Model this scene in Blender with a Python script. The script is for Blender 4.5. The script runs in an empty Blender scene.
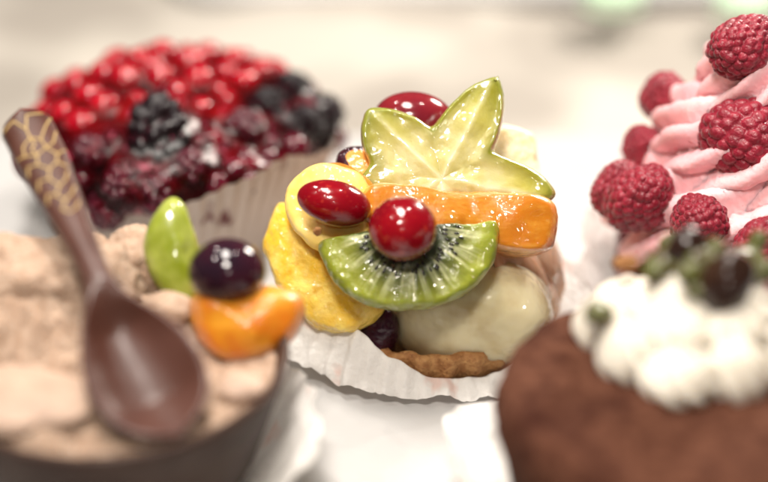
import bpy, bmesh, math, random
import numpy as np
from mathutils import Vector, Matrix, Euler

# ---------------------------------------------------------------- camera, world, lamps, exposure
SC = bpy.context.scene
COL = SC.collection
K = 0.01                                   # the script thinks in centimetres, Blender gets metres
PITCH = math.radians(30)
CAM = np.array([0, -40.7, 27.5])
FWD = np.array([0, math.cos(PITCH), -math.sin(PITCH)])
UPV = np.array([0, math.sin(PITCH), math.cos(PITCH)])
FPX = 768 * 85 / 36

cam_d = bpy.data.cameras.new("camera")
cam = bpy.data.objects.new("camera", cam_d)
COL.objects.link(cam)
cam.location = CAM * K
cam.rotation_euler = (math.radians(90) - PITCH, 0, 0)
cam_d.lens = 85
cam_d.sensor_width = 36
cam_d.clip_start = 0.01
cam_d.clip_end = 20
cam_d.dof.use_dof = True
cam_d.dof.focus_distance = 46.8 * K
cam_d.dof.aperture_fstop = 3.4
SC.camera = cam

world = bpy.data.worlds.new("World")
SC.world = world
world.use_nodes = True
world.node_tree.nodes["Background"].inputs[0].default_value = (1.0, 0.93, 0.87, 1)
world.node_tree.nodes["Background"].inputs[1].default_value = 0.07

def lamp(name, loc, target, size, power, color=(1, 0.85, 0.68), size_y=None, shape=None):
    d = bpy.data.lights.new(name, 'AREA')
    d.shape = 'DISK'
    d.size = size * K
    if size_y:
        d.shape = 'ELLIPSE'
        d.size_y = size_y * K
    if shape:
        d.shape = shape
    d.energy = power
    d.color = color
    o = bpy.data.objects.new(name, d)
    COL.objects.link(o)
    o.location = np.array(loc) * K
    v = Vector(np.array(target, float) - np.array(loc, float))
    o.rotation_euler = v.to_track_quat('-Z', 'Y').to_euler()
    return o

lamp("ceiling_light", (-7, 2, 68), (0, 3, 0), 28, 5.2, (1, 0.93, 0.85), 16)
lamp("back_light", (30, 40, 34), (8, 10, 0), 14, 3.6, (1, 0.92, 0.82), 14)
lamp("front_light", (-5, -36, 60), (0, 0, 3), 13, 3.4, (1, 0.92, 0.83), 7)
lamp("low_front_light", (4, -62, 46), (0, 0, 3), 5, 0.4, (1, 0.92, 0.83))
for i, p in enumerate([(-24, 26, 58), (18, 14, 66), (-30, -8, 56)]):
    lamp("spot_light", p, (0, 0, 2), 2.2, 0.6, (1, 0.92, 0.83), None, 'DISK')

SC.view_settings.view_transform = 'Standard'
SC.view_settings.look = 'None'
SC.view_settings.exposure = 0.10
SC.view_settings.gamma = 1.0
SC.cycles.max_bounces = 10
SC.cycles.transparent_max_bounces = 12
SC.cycles.caustics_reflective = False
SC.cycles.sample_clamp_indirect = 4.0

# ---------------------------------------------------------------- geometry helpers
RNG = np.random.RandomState(7)
random.seed(7)

def ray(px, py):
    return FWD + (px - 384) / FPX * np.array([1, 0, 0]) + (241 - py) / FPX * UPV

def at(px, py, Y=None, Z=None, t=None):
    d = ray(px, py)
    if Y is not None: t = (Y - CAM[1]) / d[1]
    if Z is not None: t = (Z - CAM[2]) / d[2]
    return CAM + d * t

def proj(p):
    v = np.asarray(p) - CAM
    z = v @ FWD
    return 384 + FPX * v[0] / z, 241 - FPX * (v @ UPV) / z

def hit_ell(px, py, c, r):
    d = ray(px, py) / r
    o = (CAM - c) / r
    a, b, cc = d @ d, 2 * (o @ d), o @ o - 1
    disc = b * b - 4 * a * cc
    if disc < 0: return None
    return CAM + ray(px, py) * ((-b - math.sqrt(disc)) / (2 * a))

def _h(i, j, k, s):
    n = (i * 374761393 + j * 668265263 + k * 2147483647 + s * 974634777) & 0xffffffff
    n = ((n ^ (n >> 13)) * 1274126177) & 0xffffffff
    return ((n ^ (n >> 16)) & 0xffff) / 32767.5 - 1.0

def vn(P, s=0):
    P = np.asarray(P, float)
    f = np.floor(P).astype(np.int64)
    t = P - f
    t = t * t * (3 - 2 * t)
    out = 0
    for a in (0, 1):
        for b in (0, 1):
            for c in (0, 1):
                w = (t[:, 0] if a else 1 - t[:, 0]) * (t[:, 1] if b else 1 - t[:, 1]) * (t[:, 2] if c else 1 - t[:, 2])
                out = out + w * _h(f[:, 0] + a, f[:, 1] + b, f[:, 2] + c, s)
    return out

def fbm(P, s=0, octs=4, gain=.5):
    P = np.asarray(P, float)
    o, a = 0, 1.0
    for i in range(octs):
        o = o + a * vn(P * 2.03 ** i + 17.3 * i, s + i)
        a *= gain
    return o

def wobble(V, scale, amp, s=0, octs=3):
    return V + amp * np.stack([fbm(V * scale, s + 11 * k, octs) for k in range(3)], 1)

_ICO = {}
def ico(sub):
    if sub not in _ICO:
        bm = bmesh.new()
        bmesh.ops.create_icosphere(bm, subdivisions=sub, radius=1)
        _ICO[sub] = (np.array([v.co[:] for v in bm.verts]), [tuple(v.index for v in f.verts) for f in bm.faces])
        bm.free()
    V, F = _ICO[sub]
    return V.copy(), F

def rot(rx=0, ry=0, rz=0):
    return np.array(Euler((math.radians(rx), math.radians(ry), math.radians(rz))).to_matrix())

def frame(n, roll=0, up=(0, 0, 1)):
    """columns U V N: N is the face normal, V as close to up as possible"""
    n = np.array(n, float); n /= np.linalg.norm(n)
    up = np.array(up, float)
    v = up - n * (up @ n); v /= np.linalg.norm(v)
    u = np.cross(v, n)
    c, s = math.cos(math.radians(roll)), math.sin(math.radians(roll))
    u, v = c * u + s * v, -s * u + c * v
    return np.stack([u, v, n], 1)

def to_cam(az=0, el=30):
    a, e = math.radians(az), math.radians(el)
    return (math.sin(a) * math.cos(e), -math.cos(a) * math.cos(e), math.sin(e))

def grid_faces(rows, n, wrap=True):
    F = []
    for r in range(rows - 1):
        for i in range(n if wrap else n - 1):
            j = (i + 1) % n
            F.append((r * n + i, r * n + j, (r + 1) * n + j, (r + 1) * n + i))
    return F

def lathe(prof, n=96, fn=None):
    """prof: list of (r, z); closed to the axis when r == 0 at the ends (kept as tiny rings). fn(theta, row, r, z) -> (r, z)"""
    th = np.linspace(0, 2 * np.pi, n, endpoint=False)
    rows = []
    for k, (r, z) in enumerate(prof):
        R, Z = np.full(n, float(r)), np.full(n, float(z))
        if fn: R, Z = fn(th, k, R, Z)
        rows.append(np.stack([R * np.cos(th), R * np.sin(th), Z], 1))
    V = np.concatenate(rows)
    F = grid_faces(len(prof), n)
    # caps
    F.append(tuple(range(n))[::-1])
    F.append(tuple((len(prof) - 1) * n + i for i in range(n)))
    return V, F

def smooth_path(P, n):
    P = np.array(P, float)
    m = len(P)
    t = np.linspace(0, m - 1, n)
    out = []
    for x in t:
        i = min(int(x), m - 2); f = x - i
        p0, p1, p2, p3 = P[max(i - 1, 0)], P[i], P[i + 1], P[min(i + 2, m - 1)]
        out.append(.5 * ((2 * p1) + (-p0 + p2) * f + (2 * p0 - 5 * p1 + 4 * p2 - p3) * f * f + (-p0 + 3 * p1 - 3 * p2 + p3) * f ** 3))
    return np.array(out)

def tube(path, rad, n=24, sec=None, twist=0.0, up=(0, 0, 1)):
    """path (m,3), rad (m,) or (m,2); sec(theta) -> radius multiplier"""
    path = np.array(path, float); m = len(path)
    rad = np.array(rad, float)
    if rad.ndim == 1: rad = np.stack([rad, rad], 1)
    T = np.gradient(path, axis=0); T /= np.linalg.norm(T, axis=1)[:, None]
    th = np.linspace(0, 2 * np.pi, n, endpoint=False)
    rows = []
    u = np.cross(T[0], up)
    if np.linalg.norm(u) < 1e-3: u = np.cross(T[0], (0, 1, 0))
    u /= np.linalg.norm(u)
    for k in range(m):
        u = u - T[k] * (u @ T[k]); u /= np.linalg.norm(u)
        v = np.cross(T[k], u)
        a = th
        s = sec(th + twist * k) if sec is not None else np.ones(n)
        rows.append(path[k] + (rad[k, 0] * s * np.cos(a))[:, None] * u + (rad[k, 1] * s * np.sin(a))[:, None] * v)
    V = np.concatenate(rows)
    F = grid_faces(m, n)
    F.append(tuple(range(n))[::-1]); F.append(tuple((m - 1) * n + i for i in range(n)))
    return V, F

def resample(outline, n, closed=True):
    P = np.array(outline, float)
    if closed: P = np.vstack([P, P[:1]])
    d = np.r_[0, np.cumsum(np.linalg.norm(np.diff(P, axis=0), axis=1))]
    t = np.linspace(0, d[-1], n, endpoint=not closed)
    return np.stack([np.interp(t, d, P[:, k]) for k in range(P.shape[1])], 1)

def chaikin(P, it=2):
    P = np.array(P, float)
    for _ in range(it):
        Q = np.roll(P, -1, 0)
        P = np.stack([.75 * P + .25 * Q, .25 * P + .75 * Q], 1).reshape(-1, P.shape[1])
    return P

def slab(outline, T, er=.15, rings=10, edge=6, bulge=.15, c=None):
    """a slice: 2D outline -> closed solid of thickness T with rounded edge; returns V, F, attr s"""
    o = np.array(outline, float); n = len(o)
    c = o.mean(0) if c is None else np.array(c, float)
    L = np.linalg.norm(o - c, axis=1)
    rows, S = [], []
    def ring(fr, z, s):
        p = c + (o - c) * fr[:, None]
        rows.append(np.column_stack([p, np.full(n, z)])); S.append(np.full(n, s))
    inner = np.clip(1 - er / L, .05, 1)
    for k in range(rings):
        s = .02 + .98 * k / rings
        ring(inner * s, T / 2 * (1 + bulge * (1 - s * s)), s * inner.mean())
    for k in range(2 * edge + 1):
        a = math.pi / 2 - math.pi * k / (2 * edge)
        ring(inner + (1 - inner) * math.cos(a), T / 2 * math.sin(a), 1.0)
    for k in range(rings - 1, -1, -1):
        s = .02 + .98 * k / rings
        ring(inner * s, -T / 2 * (1 + bulge * (1 - s * s)), s * inner.mean())
    V = np.concatenate(rows); F = grid_faces(len(rows), n)
    F = [f[::-1] for f in F]
    F.append(tuple(range(n))); F.append(tuple((len(rows) - 1) * n + i for i in range(n))[::-1])
    return V, F, np.concatenate(S)

# ---------------------------------------------------------------- object helpers
def mesh_data(name, V, F, mat, uv=None, s=None, smooth=True):
    me = bpy.data.meshes.new(name)
    me.from_pydata((np.asarray(V) * K).tolist(), [], [tuple(int(i) for i in f) for f in F])
    if smooth: me.shade_smooth()
    if uv is not None:
        a = me.attributes.new("flat", 'FLOAT_VECTOR', 'POINT')
        uv = np.asarray(uv, float)
        if uv.shape[1] == 2: uv = np.column_stack([uv, np.zeros(len(uv))])
        a.data.foreach_set("vector", uv.ravel())
    if s is not None:
        a = me.attributes.new("ring", 'FLOAT', 'POINT')
        a.data.foreach_set("value", np.asarray(s, float))
    me.materials.append(mat)
    me.update()
    return me

def props(o, label, cat, group=None, kind=None):
    if label: o["label"] = label
    if cat: o["category"] = cat
    if group: o["group"] = group
    if kind: o["kind"] = kind

def thing(name, label, cat, loc, group=None, kind=None):
    o = bpy.data.objects.new(name, None)
    o.empty_display_size = .01
    COL.objects.link(o)
    o.location = np.array(loc, float) * K
    props(o, label, cat, group, kind)
    return o

def part(name, V, F, mat, parent, label=None, **kw):
    """V in world cm; child of a thing or of a part of that thing"""
    root = parent
    while root.parent: root = root.parent
    base = np.array(root.location) / K
    o = bpy.data.objects.new(name, mesh_data(name, np.asarray(V) - base, F, mat, **kw))
    COL.objects.link(o)
    o.parent = parent
    if label: o["label"] = label
    return o

def solo(name, V, F, mat, label, cat, group=None, kind=None, **kw):
    V = np.asarray(V)
    base = np.array([V[:, 0].mean(), V[:, 1].mean(), V[:, 2].min()])
    o = bpy.data.objects.new(name, mesh_data(name, V - base, F, mat, **kw))
    COL.objects.link(o)
    o.location = base * K
    props(o, label, cat, group, kind)
    return o

def place(name, me, loc, scale, R, label, cat, group=None):
    o = bpy.data.objects.new(name, me)
    COL.objects.link(o)
    M4 = Matrix(np.array(R).tolist()).to_4x4()
    sc = (scale,) * 3 if np.isscalar(scale) else scale
    o.matrix_world = Matrix.Translation(Vector(np.array(loc, float) * K)) @ M4 @ Matrix.Diagonal((*sc, 1))
    props(o, label, cat, group)
    return o

# ---------------------------------------------------------------- material helpers
class NT:
    def __init__(s, name):
        s.m = bpy.data.materials.new(name); s.m.use_nodes = True
        s.t = s.m.node_tree; s.t.nodes.clear()
        s.out = s.n('ShaderNodeOutputMaterial')
        s.co = s.n('ShaderNodeTexCoord').outputs['Object']
    def n(s, typ, **kw):
        x = s.t.nodes.new(typ)
        for k, v in kw.items(): setattr(x, k, v)
        return x
    def l(s, a, b): s.t.links.new(a, b)
    def set(s, sock, v):
        if isinstance(v, bpy.types.NodeSocket): s.l(v, sock)
        elif isinstance(v, (tuple, list)) and len(v) == 3 and sock.type == 'RGBA': sock.default_value = (*v, 1)
        else: sock.default_value = v
    def noise(s, scale, detail=3, rough=.5, dist=0, stretch=None, co=None):
        x = s.n('ShaderNodeTexNoise')
        x.inputs['Scale'].default_value = scale * 100 if co is None else scale
        x.inputs['Detail'].default_value = detail; x.inputs['Roughness'].default_value = rough
        x.inputs['Distortion'].default_value = dist
        c = s.co if co is None else co
        if stretch:
            mp = s.n('ShaderNodeMapping'); mp.inputs['Scale'].default_value = stretch
            s.l(c, mp.inputs[0]); c = mp.outputs[0]
        s.l(c, x.inputs['Vector'])
        return x.outputs[0]
    def ramp(s, f, stops, interp='LINEAR'):
        x = s.n('ShaderNodeValToRGB'); cr = x.color_ramp; cr.interpolation = interp
        while len(cr.elements) < len(stops): cr.elements.new(.5)
        for e, (p, c) in zip(cr.elements, stops):
            e.position = p; e.color = (*c, 1) if isinstance(c, (tuple, list)) else (c, c, c, 1)
        s.l(f, x.inputs[0]); return x.outputs[0]
    def mix(s, f, a, b, mode='MIX'):
        x = s.n('ShaderNodeMix', data_type='RGBA', blend_type=mode)
        s.set(x.inputs[0], f); s.set(x.inputs[6], a); s.set(x.inputs[7], b)
        return x.outputs[2]
    def math(s, op, a, b=0.0, c=None):
        x = s.n('ShaderNodeMath', operation=op)
        s.set(x.inputs[0], a); s.set(x.inputs[1], b)
        if c is not None: s.set(x.inputs[2], c)
        return x.outputs[0]
    def attr(s, name, out='Fac'):
        x = s.n('ShaderNodeAttribute'); x.attribute_name = name; return x.outputs[out]
    def bump(s, h, dist, normal=None):
        x = s.n('ShaderNodeBump'); x.inputs['Strength'].default_value = 1
        x.inputs['Distance'].default_value = dist * K
        s.l(h, x.inputs['Height'])
        if normal is not None: s.l(normal, x.inputs['Normal'])
        return x.outputs[0]
    def principled(s, **kw):
        p = s.n('ShaderNodeBsdfPrincipled')
        for k, v in kw.items(): s.set(p.inputs[k], v)
        s.l(p.outputs[0], s.out.inputs[0]); return p

def mat(name, col, rough=.5, sss=0, rad=(1, .5, .3), sscale=.4, coat=0, crough=.03, bump=None, cbump=None,
        trans=0.0, ior=1.45, spec=.5, mott=(), colfn=None, sheen=0, extra=None):
    s = NT(name)
    if coat and spec == .5: spec = .5 * (1 - .75 * coat)     # the flesh under a wet coat has little gloss of its own
    c = colfn(s) if colfn else None
    for (c2, sc, lo, hi, *rest) in mott:
        f = s.ramp(s.noise(sc, *(rest or (3,))), [(lo, 0.0), (hi, 1.0)])
        c = s.mix(f, c if c is not None else col, c2)
    kw = {'Base Color': c if c is not None else col, 'Roughness': rough, 'IOR': ior, 'Specular IOR Level': spec}
    if sss:
        kw.update({'Subsurface Weight': sss, 'Subsurface Radius': rad, 'Subsurface Scale': sscale * K})
    if trans: kw['Transmission Weight'] = trans
    if coat: kw.update({'Coat Weight': coat, 'Coat Roughness': crough, 'Coat IOR': 1.4})
    if sheen: kw['Sheen Weight'] = sheen
    p = s.principled(**kw)
    nrm = None
    for (sc, d, *rest) in (bump or ()):
        nrm = s.bump(s.noise(sc, *(rest or (4,))), d, nrm)
    if nrm is not None: s.l(nrm, p.inputs['Normal'])
    nrm = None
    for (sc, d, *rest) in (cbump or ()):
        nrm = s.bump(s.noise(sc, *(rest or (2,))), d, nrm)
    if nrm is not None: s.l(nrm, p.inputs['Coat Normal'])
    return s.m

GLAZE = dict(coat=1, crough=.035, cbump=[(2.2, .20, 2)])
SMOOTHG = dict(coat=1, crough=.05, cbump=[(1.5, .03, 1)])

def kiwi_col(s):
    uv = s.attr("flat", 'Vector')
    sep = s.n('ShaderNodeSeparateXYZ'); s.l(uv, sep.inputs[0])
    x, y = sep.outputs[0], sep.outputs[1]
    r = s.math('SQRT', s.math('ADD', s.math('MULTIPLY', x, x), s.math('MULTIPLY', y, y)))
    nz = s.noise(1.6, 3, co=uv)
    r2 = s.math('ADD', r, s.math('MULTIPLY', s.math('SUBTRACT', nz, .5), .22))
    base = s.ramp(r2, [(0.0, (.55, .60, .30)), (.16, (.42, .50, .20)), (.27, (.035, .045, .016)), (.53, (.06, .075, .022)), (.66, (.19, .21, .04)), (.84, (.31, .34, .04)), (.97, (.24, .27, .025))])
    ang = s.math('ARCTAN2', y, x)
    comb = s.n('ShaderNodeCombineXYZ'); s.l(s.math('MULTIPLY', ang, 9.0), comb.inputs[0]); s.l(s.math('MULTIPLY', r, 1.1), comb.inputs[1])
    rays = s.ramp(s.noise(1.0, 2, .5, .3, co=comb.outputs[0]), [(.47, 0.0), (.63, 1.0)])
    win = s.ramp(r, [(.36, 0.0), (.52, .6), (.68, .7), (.86, 0.0)])
    return s.mix(s.math('MULTIPLY', rays, win), base, (.72, .74, .42))

def star_col(s):
    uv = s.attr("flat", 'Vector')
    ring = s.attr("ring")
    nz = s.noise(1.1, 4, co=uv)
    base = s.ramp(nz, [(.3, (.50, .44, .13)), (.5, (.66, .60, .26)), (.72, (.80, .75, .45))])
    sep = s.n('ShaderNodeSeparateXYZ'); s.l(uv, sep.inputs[0])
    ang = s.math('ARCTAN2', sep.outputs[1], sep.outputs[0])
    # pale vein down the middle of every arm
    a5 = s.math('PINGPONG', s.math('DIVIDE', s.math('ADD', s.math('SUBTRACT', ang, math.radians(64)), 2 * math.pi * 5), 2 * math.pi / 5), .5)
    rr = s.math('SQRT', s.math('ADD', s.math('MULTIPLY', sep.outputs[0], sep.outputs[0]), s.math('MULTIPLY', sep.outputs[1], sep.outputs[1])))
    d = s.math('MULTIPLY', a5, rr)
    d = s.math('ADD', d, s.math('MULTIPLY', s.math('SUBTRACT', s.noise(2.5, 2, co=uv), .5), .09))
    base = s.mix(s.ramp(rr, [(.40, 0.0), (.95, 1.0)]) if False else s.ramp(s.math('DIVIDE', rr, 3.0), [(.42, 0.0), (.90, 1.0)]), base, (.50, .46, .05))
    vein = s.ramp(d, [(.0, .45), (.02, .25), (.09, 0.0)])
    c = s.mix(vein, base, (.95, .92, .75))
    rim = s.ramp(s.math('ADD', ring, s.math('MULTIPLY', s.math('SUBTRACT', nz, .5), .25)), [(.66, 0.0), (1.06, 1.0)])
    c = s.mix(rim, c, (.26, .26, .035))
    edge = s.ramp(ring, [(.985, 0.0), (1.0, 1.0)])
    return s.mix(edge, c, (.26, .27, .03))

def rib_col(c1, c2, stretch, sc, lo, hi):
    def f(s):
        return s.mix(s.ramp(s.noise(sc, 4, .6, .2, stretch), [(lo, 0.0), (hi, 1.0)]), c1, c2)
    return f

def plum_col(s):
    ring = s.attr("ring")
    return s.mix(s.ramp(ring, [(.90, 0.0), (.97, 1.0)]), (.75, .28, .05), (.035, .006, .012))

MT = {}
def setup_mats():
    m = MT
    m['table'] = mat('table_stone', (.27, .245, .215), .7, mott=[((.42, .39, .345), .10, .44, .58)])
    m['tray'] = mat('tray_card', (.47, .465, .46), .38, mott=[((.42, .415, .41), .25, .4, .7)], bump=[(.8, .03)])
    m['kiwi'] = mat('kiwi_flesh', (.3, .4, .06), .32, .5, (.6, 1, .25), .35, colfn=kiwi_col, trans=.22, bump=[(6, .03, 3)], coat=1, crough=.03, cbump=[(1.5, .55, 2)])
    m['seed'] = mat('kiwi_seed', (.012, .008, .006), .25)
    m['star'] = mat('starfruit_flesh', (.7, .7, .4), .3, .75, (1, .95, .45), .5, colfn=star_col, trans=.28, bump=[(5, .02, 4)], coat=1, crough=.05, cbump=[(1.1, .13, 2)])
    m['starrim'] = mat('starfruit_rib', (.16, .17, .03), .45, mott=[((.30, .28, .05), 6, .4, .6)], coat=.6)
    m['peach'] = mat('peach_flesh', (.62, .24, .016), .35, .5, (1, .55, .12), .5, colfn=rib_col((.60, .21, .012), (.74, .38, .05), (.5, 3.0, 3.0), 1.6, .45, .75), mott=[((.62, .20, .012), .6, .45, .75)], trans=.25, bump=[(3, .03, 4)], coat=1, crough=.04, cbump=[(1.8, .26, 2)])
    m['mango'] = mat('mango_flesh', (.78, .48, .06), .4, .6, (1, .7, .2), .5, mott=[((.90, .74, .34), .9, .35, .65)], bump=[(4, .03)], **GLAZE)
    m['mangoface'] = mat('banana_flesh', (.82, .60, .20), .4, .6, (1, .8, .4), .4, mott=[((.78, .50, .08), .8, .4, .65)], bump=[(3, .03)], **GLAZE)
    m['pineapple'] = mat('pineapple_flesh', (.76, .46, .04), .4, .5, (1, .7, .2), .4, mott=[((.86, .64, .16), 1.4, .4, .65), ((.62, .32, .02), 3.0, .60, .8)], bump=[(5, .06, 4)], coat=1, crough=.05, cbump=[(3.5, .30, 2)])
    m['pear'] = mat('pear_flesh', (.74, .66, .42), .35, .7, (1, .9, .6), .6, mott=[((.70, .62, .40), .5, .35, .7), ((.50, .38, .17), .9, .5, .8)], trans=.2, coat=1, crough=.05, cbump=[(1.6, .42, 2)])
    m['apple'] = mat('apple_flesh', (.86, .76, .52), .5, .6, (1, .9, .6), .4, mott=[((.80, .62, .30), 3, .5, .8)], bump=[(6, .06)], coat=.5)
    m['plum'] = mat('plum', (.3, .1, .03), .35, .3, (1, .4, .2), .3, colfn=plum_col, **GLAZE)
    m['cranberry'] = mat('cranberry_skin', (.21, .002, .007), .22, .15, (1, .12, .08), .35, mott=[((.09, .001, .005), .55, .42, .72), ((.42, .04, .02), 8, .62, .8)], coat=1, crough=.05, cbump=[(1.6, .05, 2), (9, .006, 1)])
    m['grape'] = mat('red_grape_skin', (.13, .008, .016), .2, .3, (1, .15, .1), .5, mott=[((.28, .02, .02), .6, .4, .8)], **SMOOTHG)
    m['darkgrape'] = mat('dark_grape_skin', (.016, .006, .012), .15, mott=[((.05, .006, .012), 1.0, .4, .8)], **SMOOTHG)
    m['darktop'] = mat('dark_topping', (.022, .010, .007), .2, mott=[((.06, .03, .015), 1.5, .5, .8)], coat=1, crough=.12)
    m['purple'] = mat('bilberry_skin', (.035, .004, .016), .25, bump=[(6, .05)], **GLAZE)
    m['ambergel'] = mat('amber_glaze', (1.0, .90, .70), .04, trans=.95, ior=1.36, bump=[(3, .05, 2)])
    m['flank'] = mat('gelled_sponge', (.62, .40, .26), .3, .6, (1, .6, .4), .5, mott=[((.40, .17, .08), .8, .42, .7), ((.78, .62, .46), 1.6, .5, .7)], coat=1, crough=.04, cbump=[(2.2, .2, 2)])
    m['crust'] = mat('tart_crust', (.27, .115, .035), .75, .15, mott=[((.42, .22, .08), 4, .4, .65), ((.20, .08, .025), 9, .55, .75)], bump=[(8, .08, 5)])
    m['custard'] = mat('custard', (.55, .36, .15), .45, .4, (1, .7, .4), .4, mott=[((.45, .24, .10), 1.3, .4, .7)], bump=[(2, .06)], **GLAZE)
    m['redcurrant'] = mat('redcurrant_skin', (.36, .003, .012), .15, .35, (1, .12, .08), .4, mott=[((.22, .002, .008), 1.2, .4, .7)], **SMOOTHG)
    m['darkcherry'] = mat('dark_cherry_skin', (.075, .002, .010), .2, .1, (1, .1, .1), .4, **SMOOTHG)
    m['blackberry'] = mat('blackberry_skin', (.006, .002, .004), .3, spec=.15, coat=.45, crough=.05)
    m['blueberry'] = mat('blueberry_skin', (.03, .022, .04), .45, mott=[((.09, .07, .10), 2, .5, .8)], coat=.4, crough=.2)
    m['stewed'] = mat('stewed_raspberry', (.06, .003, .012), .3, .1, (1, .1, .1), .3, mott=[((.16, .010, .02), 2, .5, .8)], coat=1, crough=.05)
    m['raspberry'] = mat('raspberry_skin', (.22, .003, .018), .42, .25, (1, .10, .10), .15, mott=[((.36, .02, .045), 5, .50, .8), ((.12, .001, .008), 1.5, .45, .75)], coat=.25, crough=.2, bump=[(16, .03, 3)], sheen=.12)
    m['jelly'] = mat('berry_jelly', (.07, .001, .008), .12, .2, (1, .08, .08), .5, mott=[((.20, .003, .012), .7, .4, .7)], coat=1, crough=.03, cbump=[(1.6, .16, 3)])
    m['pleat'] = mat('pleated_paper', (.62, .54, .47), .85, colfn=rib_col((.50, .42, .37), (.13, .045, .045), (1, 1, .16), 1.3, .60, .70))
    m['pink'] = mat('pink_cream', (.78, .42, .45), .42, .6, (1, .6, .5), .3, mott=[((.84, .52, .53), .8, .35, .7), ((.62, .06, .10), 4.5, .70, .78, 2)], bump=[(7, .025, 4)], coat=.25, crough=.25)
    m['cream'] = mat('whipped_cream', (.68, .63, .54), .45, .6, (1, .85, .6), .3, bump=[(5, .03, 4)], coat=.15)
    m['cocoa'] = mat('cocoa_powder', (.070, .026, .015), .95, mott=[((.11, .045, .027), 5, .42, .60, 6), ((.045, .015, .009), 2.5, .52, .66, 6), ((.035, .011, .007), .6, .52, .72)], bump=[(9, .08, 6), (1.5, .10, 3)], spec=.1)
    m['mousse'] = mat('mousse', (.35, .235, .165), .85, .3, (1, .7, .5), .2, mott=[((.46, .335, .25), 2.5, .35, .65), ((.36, .235, .155), 8, .50, .7)], bump=[(9, .10, 6), (2.2, .07, 3)])
    m['moussepale'] = mat('pale_mousse', (.38, .265, .20), .6, .4, (1, .7, .5), .3, mott=[((.46, .33, .25), 1.5, .4, .7)], bump=[(3, .06, 4)])
    m['choc'] = mat('dark_chocolate', (.030, .013, .008), .5, mott=[((.045, .022, .014), .7, .4, .7)], spec=.25, bump=[(2, .02)], coat=.12, crough=.25)
    m['milkchoc'] = mat('spoon_chocolate', (.060, .022, .015), .36, .1, mott=[((.085, .036, .027), .7, .4, .7)], bump=[(2, .015)], spec=.3, coat=.22, crough=.22)
    m['gold'] = mat('gold_cocoa_butter', (.42, .29, .11), .5)
    m['orange'] = mat('apricot_flesh', (.66, .185, .003), .45, .4, (1, .5, .08), .4, mott=[((.78, .36, .02), 1.2, .4, .7)], trans=.2, bump=[(4, .03, 3)], coat=.4, crough=.15, cbump=[(1.5, .15, 2)])
    m['greengrape'] = mat('kiwi_wedge_flesh', (.25, .30, .02), .25, .5, (.7, 1, .2), .4, mott=[((.42, .46, .10), 1.4, .4, .65), ((.16, .20, .015), .8, .5, .75)], trans=.2, **SMOOTHG)
    m['pistachio'] = mat('pistachio_kernel', (.075, .08, .014), .5, mott=[((.05, .03, .01), 3, .45, .6)], bump=[(6, .05)], coat=.4)
    m['mint'] = mat('green_icing', (.40, .56, .40), .7)
    # translucent white paper
    s = NT('white_paper')
    col = s.mix(s.ramp(s.noise(.9, 3), [(.62, 0.0), (.72, 1.0)]), (.90, .88, .85), (.86, .68, .62))
    d = s.n('ShaderNodeBsdfDiffuse'); t = s.n('ShaderNodeBsdfTranslucent')
    b = s.bump(s.noise(2.2, 5, .6), .10)
    for x in (d, t): s.l(col, x.inputs['Color']); s.l(b, x.inputs['Normal'])
    mx = s.n('ShaderNodeMixShader'); mx.inputs[0].default_value = .35
    s.l(d.outputs[0], mx.inputs[1]); s.l(t.outputs[0], mx.inputs[2]); s.l(mx.outputs[0], s.out.inputs[0])
    m['paper'] = s.m
    # clear gel: thin wet film
    s = NT('clear_gel')
    h = s.bump(s.noise(1.6, 2, .5, .4), .14, s.bump(s.noise(5, 2), .01))
    g = s.n('ShaderNodeBsdfGlossy'); g.inputs['Roughness'].default_value = .05; g.inputs['Color'].default_value = (1, 1, 1, 1)
    tr = s.n('ShaderNodeBsdfTransparent'); tr.inputs['Color'].default_value = (.99, .975, .95, 1)
    fr = s.n('ShaderNodeFresnel'); fr.inputs['IOR'].default_value = 1.38
    s.l(h, g.inputs['Normal'])
    mx = s.n('ShaderNodeMixShader'); s.l(fr.outputs[0], mx.inputs[0]); s.l(tr.outputs[0], mx.inputs[1]); s.l(g.outputs[0], mx.inputs[2])
    s.l(mx.outputs[0], s.out.inputs[0])
    m['gel'] = s.m
    s = NT('red_gel')
    h = s.bump(s.noise(1.6, 2, .5, .3), .06)
    g = s.n('ShaderNodeBsdfGlossy'); g.inputs['Roughness'].default_value = .24
    tr = s.n('ShaderNodeBsdfTransparent'); tr.inputs['Color'].default_value = (.78, .32, .42, 1)
    fr = s.n('ShaderNodeFresnel'); fr.inputs['IOR'].default_value = 1.30
    s.l(h, g.inputs['Normal'])
    mx = s.n('ShaderNodeMixShader'); s.l(fr.outputs[0], mx.inputs[0]); s.l(tr.outputs[0], mx.inputs[1]); s.l(g.outputs[0], mx.inputs[2])
    s.l(mx.outputs[0], s.out.inputs[0])
    m['redgel'] = s.m
setup_mats()

# ---------------------------------------------------------------- the setting
def rounded_box(x0, x1, y0, y1, z0, z1, r, n=10):
    pts = []
    for cx, cy, a0 in ((x1 - r, y1 - r, 0), (x0 + r, y1 - r, 90), (x0 + r, y0 + r, 180), (x1 - r, y0 + r, 270)):
        for k in range(n + 1):
            a = math.radians(a0 + 90 * k / n)
            pts.append((cx + r * math.cos(a), cy + r * math.sin(a)))
    V, F, s = slab(np.array(pts), z1 - z0, er=(z1 - z0) / 2, rings=3, edge=4, bulge=0)
    V[:, 2] += (z0 + z1) / 2
    return V, F

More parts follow.
